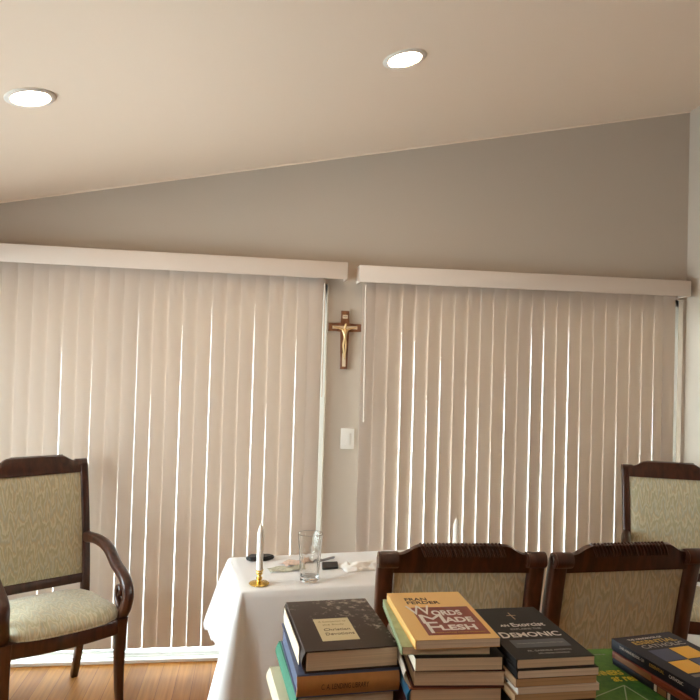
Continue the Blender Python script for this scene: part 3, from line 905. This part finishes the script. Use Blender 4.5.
C_label = mat('cream_label', (0.62, 0.53, 0.32), 0.5)
C_navy = mat('dark_navy_cover', (0.012, 0.015, 0.030), 0.5, spec=.3)
C_sqb = mat('blue_square', (0.020, 0.035, 0.12), 0.3)
C_sqy = mat('amber_square', (0.78, 0.43, 0.02), 0.3)
C_grey = mat('grey_bar', (0.16, 0.14, 0.12), 0.4)
C_redspine = mat('red_brown_spine', (0.22, 0.045, 0.02), 0.4, var=.2, scale=20)
C_tanspine = mat('tan_spine', (0.26, 0.12, 0.05), 0.45)
C_goldp = mat('golden_print', (0.55, 0.36, 0.06), 0.4)
C_grn = splotch_mat('leaf_green_cover', (0.012, 0.085, 0.012), (0.10, 0.24, 0.035), .40, .66, 11, False)
C_yelp = mat('yellow_print', (0.62, 0.46, 0.02), 0.4)
C_tanc = mat('tan_cover', (0.42, 0.27, 0.15), 0.5)

def book(label, x, y, z, rz, w, h, t, cover, pages, spine='left', hard=False, spine_mat=None, group=None):
    """x, y: near left corner of the lower board"""
    b = thing('book', label, 'book', (x, y, z), R(rz), group)
    c = .0026 if hard else .0007
    o = .0035 if hard else .0004
    bm = bm_new()
    add_box(bm, (0, 0, 0), (w, h, c), .0008 if hard else 0)
    add_box(bm, (0, 0, t - c), (w, h, t), .0008 if hard else 0)
    cv = obj('cover', bm, cover, b, True)
    bm = bm_new()
    # rounded spine
    def spine_prism(axis, a, b_, sgn, base):
        n = 9; bulge = (.006 if hard else .0012) * (1 if t < .03 else 1.3)
        outer = [(base + sgn * (bulge * math.sin(PI * k / (n - 1)) + .0004), t * k / (n - 1)) for k in range(n)]
        inner = [(p[0] - sgn * (c + .001), min(t - c * .4, max(c * .4, p[1]))) for p in outer][::-1]
        add_prism(bm, outer + inner, axis, a, b_)
    if spine == 'left': spine_prism('y', 0, h, -1, .002)
    elif spine == 'right': spine_prism('y', 0, h, 1, w - .002)
    else: spine_prism('x', 0, w, -1, .002)
    obj('spine', bm, spine_mat or cover, b, True)
    lo = [o, o, c + .0001]; hi = [w - o, h - o, t - c - .0001]
    if spine == 'left': lo[0] = .003
    elif spine == 'right': hi[0] = w - .003
    else: lo[1] = .003
    bm = bm_new(); add_box(bm, lo, hi)
    obj('pages', bm, pages, b, False)
    b['t'] = t
    return b, cv

def patch(name, m, parent, x0, y0, x1, y1, z):
    bm = bm_new(); add_box(bm, (x0, y0, z), (x1, y1, z + .0003)); return obj(name, bm, m, parent, False)

# -- left stack
G1, G2, G3, G4 = 'books in the left stack', 'books in the middle stack', 'books in the stack under the charcoal book', 'books in the right stack'
b, cv = book('dark brown hardback with a cream title label, top of the left stack', .110, -2.545, 1.0630, 5, .178, .258, .0395, C_brown, PG_T, 'left', True, None, G1)
t_ = .0395
bm = bm_new(); add_box(bm, (-.0066, .030, .004), (-.0052, .235, t_ - .004)); obj('spine_label', bm, PG_C, b, False)
lab = patch('title_label', C_label, cv, .040, .040, .112, .150, t_)
text('title', 'Christian', C_ink, lab, (.078, .093, t_ + .0003), .052, .012)
text('title', 'Devotions', C_ink, lab, (.080, .072, t_ + .0003), .056, .012)
text('small_print', 'A Companion to', C_faint, lab, (.076, .133, t_ + .0003), .056, .010)
text('small_print', 'the Study', C_faint, lab, (.076, .117, t_ + .0003), .044, .009)
b, cv = book('slate blue book with a tan spine facing front, second in the left stack', .096, -2.550, 1.0222, 4, .190, .250, .0405, C_blue, PG_BLUE, 'front', True, C_oranges, G1)
text('spine_title', 'C. A. LENDING LIBRARY', C_ink, b, (.088, -.0066, .0200), .088, .0095, (PI / 2, 0, 0), shear=.1)
b, cv = book('emerald green hardback, third in the left stack under the slate blue book', .096, -2.546, .9830, 5, .186, .252, .0390, C_green, PG_T, 'left', True, None, G1)
b, cv = book('cream hardback sticking out to the left at the foot of the left stack', .078, -2.550, .9440, 6, .185, .222, .0388, C_cream, PG_C, 'left', True, None, G1)
b, cv = book('thick black hardback under the cream book of the left stack', .085, -2.545, .8920, 1, .19, .25, .0518, C_blackc, PG_T, 'left', True, None, G1)
b, cv = book('thick maroon hardback at the very bottom of the left stack', .082, -2.545, .8402, 3, .19, .25, .0516, C_maroon, PG_T, 'left', True, None, G1)

# -- middle stack
b, cv = book('yellow paperback with white words on a brick red panel, top of the middle stack', .297, -2.606, 1.1262, .5, .156, .246, .0158, C_yellow, PG_W, 'left', False, None, G2)
t_ = .0158
pn = patch('red_panel', C_red, cv, .030, .020, .146, .158, t_)
text('author', 'FRAN', C_ink, cv, (.052, .205, t_), .046, .0165, bold=.02)
text('author', 'FERDER', C_ink, cv, (.063, .185, t_), .068, .0155, bold=.02)
text('title', 'ORDS', C_print, pn, (.094, .126, t_ + .0003), .060, .026, bold=.03)
text('title', 'ADE', C_print, pn, (.108, .090, t_ + .0003), .056, .025, bold=.03)
text('title', 'LESH', C_print, pn, (.096, .053, t_ + .0003), .068, .025, bold=.03)
text('title', 'W', C_print, pn, (.044, .143, t_ + .0003), .048, .048, bold=0)
text('title', 'M', C_print, pn, (.058, .096, t_ + .0005), .046, .044, bold=0)
text('title', 'F', C_print, pn, (.050, .054, t_ + .0007), .024, .052, bold=0)
text('subtitle', 'scripture, psychology and human communication', C_goldp, pn, (.092, .030, t_ + .0003), .096, .005)
b, cv = book('pale green paperback peeping out at the left under the yellow book', .276, -2.592, 1.1115, -3, .160, .242, .0143, C_pale, PG_C, 'left', False, None, G2)
b, cv = book('black spined paperback third from the top of the middle stack', .298, -2.606, 1.0880, -2, .160, .225, .0233, C_blackc, PG_C, 'right', False, None, G2)
b, cv = book('maroon hardback in a white jacket, fourth from the top of the middle stack', .296, -2.600, 1.0570, -4, .168, .230, .0307, C_maroon, PG_T, 'right', True, C_blackc, G2)
bm = bm_new()
n = 12
pts_o = [(-.004 - .012 * math.sin(PI * k / n * .75), .0005 + .0285 * k / n) for k in range(n + 1)]
add_prism(bm, pts_o + [(p[0] + .0012, p[1]) for p in pts_o[::-1]], 'y', .002, .226)
obj('jacket', bm, C_white, b)
b, cv = book('rust covered book with a teal spine, lowest one showing in the middle stack', .290, -2.602, 1.0270, -2, .170, .232, .0298, C_rust, PG_T, 'left', True, C_teal, G2)
for k, (t_, mm, wd) in enumerate(((.062, C_green, 'green'), (.062, C_navy, 'navy'), (.0625, C_maroon, 'maroon'))):
    book('thick %s volume hidden low in the middle stack' % wd, .292, -2.602, BT + .0003 + .0622 * k, (-1, 1, 0)[k], .148, .235, t_ - .0004, mm, PG_T, 'left', True, None, G2)

# -- stack under the charcoal paperback
b, cv = book('charcoal paperback with a thin gilt cross on its cover, right of the yellow book', .465, -2.650, 1.1060, 2.2, .147, .242, .0160, C_demon, PG_C, 'left', False, None, G3)
t_ = .0160
patch('gilt_cross', C_gilt, cv, .0765, .178, .0785, .214, t_)
patch('gilt_cross', C_gilt, cv, .068, .198, .087, .200, t_)
text('title', 'AN', C_print, cv, (.042, .149, t_), .018, .010, bold=.01)
text('title', 'Exorcist', C_print, cv, (.091, .151, t_), .068, .018, bold=.01)
text('small_print', 'EXPLAINS THE', C_offprint, cv, (.078, .130, t_), .062, .007)
text('title', 'D', C_print, cv, (.024, .104, t_), .018, .026, bold=.015)
text('title', 'EMONIC', C_print, cv, (.085, .103, t_), .098, .021, bold=.015)
bd = patch('band', C_band, cv, .022, .046, .128, .080, t_)
text('small_print', 'The Antics of Satan and His Army of Fallen Angels', C_offprint, bd, (.0755, .063, t_ + .0003), .090, .005)
text('author', 'FR. GABRIELE AMORTH', C_offprint, cv, (.078, .032, t_), .082, .006)
text('author', 'WITH STEFANO STIMAMIGLIO', C_offprint, cv, (.081, .020, t_), .060, .005)
lay = [('white edged paperback second in the stack under the charcoal book', .0142, C_blackc, PG_W, .0), ('tan edged paperback third in the stack under the charcoal book', .0138, C_tanc, PG_B, -.002),
       ('white edged paperback fourth in the stack under the charcoal book', .0118, C_white, PG_W, .002), ('tan covered book lowest of those showing under the charcoal book', .0140, C_tanc, PG_B, -.003)]
z = 1.1060
for lb, t_, mm, pg, dx in lay:
    z -= t_ + .0002
    book(lb, .464 + dx, -2.656, z, (1.5, 2.5, 1.5, 2)[lay.index((lb, t_, mm, pg, dx))], .152, .235, t_, mm, pg, 'left', False, None, G3)
hz = (z - BT - .001) / 3
for k, (mm, wd) in enumerate(((C_navy, 'navy'), (C_rust, 'rust'), (C_blackc, 'black'))):
    book('thick %s volume hidden low in the stack under the charcoal book' % wd, .470, -2.664, BT + .0003 + (hz + .0002) * k, (0, 1, 0)[k], .140, .235, hz - .0004, mm, PG_T, 'left', True, None, G3)

# -- right stack: green large book, then three smaller ones
b, cv = book('large flat green book with yellow lettering under the right stack', .632, -2.668, 1.0080, 1.0, .270, .290, .0100, C_grn, PG_W, 'left', False, None, G4)
t_ = .0100
text('title', 'SINNERS', C_yelp, cv, (.094, .178, t_), .066, .020, bold=.02)
text('title', 'at rest', C_yelp, cv, (.120, .152, t_), .060, .022, bold=.02)
text('small_print', 'a year of weekly readings', C_offprint, cv, (.098, .262, t_), .080, .006)
for i in range(3):
    a = R(205 + 38 * i)
    bm = bm_new(); add_box(bm, (0, -.0012, 0), (.09, .0012, .0003), mtx=Matrix.Translation((.10, .125, t_)) @ Matrix.Rotation(a, 4, 'Z')); obj('printed_ray', bm, C_pale, cv, False)
for k, (mm, wd) in enumerate(((C_maroon, 'maroon'), (C_green, 'green'), (C_rust, 'rust'))):
    book('thick %s volume hidden under the large green book' % wd, .640, -2.665, BT + .0003 + .0559 * k, (1, -1, 1)[k], .225, .275, .0555, mm, PG_T, 'left', True, None, G4)
b, cv = book('dark blue paperback with white bands on its spine, lowest on the green book', .790, -2.668, 1.0182, 8.5, .150, .222, .0140, C_navy, PG_T, 'left', False, None, G4)
for yy in (.060, .095):
    bm = bm_new(); add_box(bm, (-.0004, yy, .001), (.0006, yy + .006, .0132)); obj('spine_band', bm, C_white, b, False)
bm = bm_new(); add_box(bm, (-.0003, .070, .001), (.0006, .092, .0132)); obj('spine_band', bm, C_tanspine, b, False)
b, cv = book('red brown spined paperback in the middle of the right stack', .790, -2.664, 1.0324, 9, .150, .218, .0120, C_redspine, PG_T, 'left', False, None, G4)
bm = bm_new(); add_box(bm, (-.0006, .105, .001), (.0006, .208, .0114)); obj('spine_band', bm, C_tanspine, b, False)
b, cv = book('dark navy paperback with amber and blue squares, top of the right stack', .797, -2.664, 1.0446, 10, .150, .226, .0225, C_navy, PG_C, 'left', False, None, G4)
t_ = .0225
for (sx, sy, mm) in ((.030, .105, C_sqb), (.082, .105, C_sqy), (.030, .052, C_sqy), (.082, .052, C_sqb)):
    patch('printed_square', mm, cv, sx, sy, sx + .049, sy + .050, t_)
patch('printed_bar', C_grey, cv, .030, .036, .131, .046, t_)
text('small_print', 'THE HANDBOOK OF', C_print, cv, (.070, .209, t_), .085, .007)
text('title', 'ESSENTIAL', C_goldp, cv, (.080, .192, t_), .105, .016, bold=.015)
text('title', 'CATHOLIC', C_offprint, cv, (.084, .172, t_), .105, .015, bold=.01)
text('author', 'REVISED EDITION', C_print, cv, (.100, .022, t_), .062, .008)
text('spine_title', 'THE HANDBOOK OF', C_print, b, (-.0001, .166, .0150), .070, .0052, (PI / 2, 0, -PI / 2))
text('spine_title', 'ESSENTIAL', C_goldp, b, (-.0001, .098, .0150), .038, .006, (PI / 2, 0, -PI / 2))
text('spine_title', 'CATHOLIC', C_print, b, (-.0001, .050, .0150), .034, .006, (PI / 2, 0, -PI / 2))
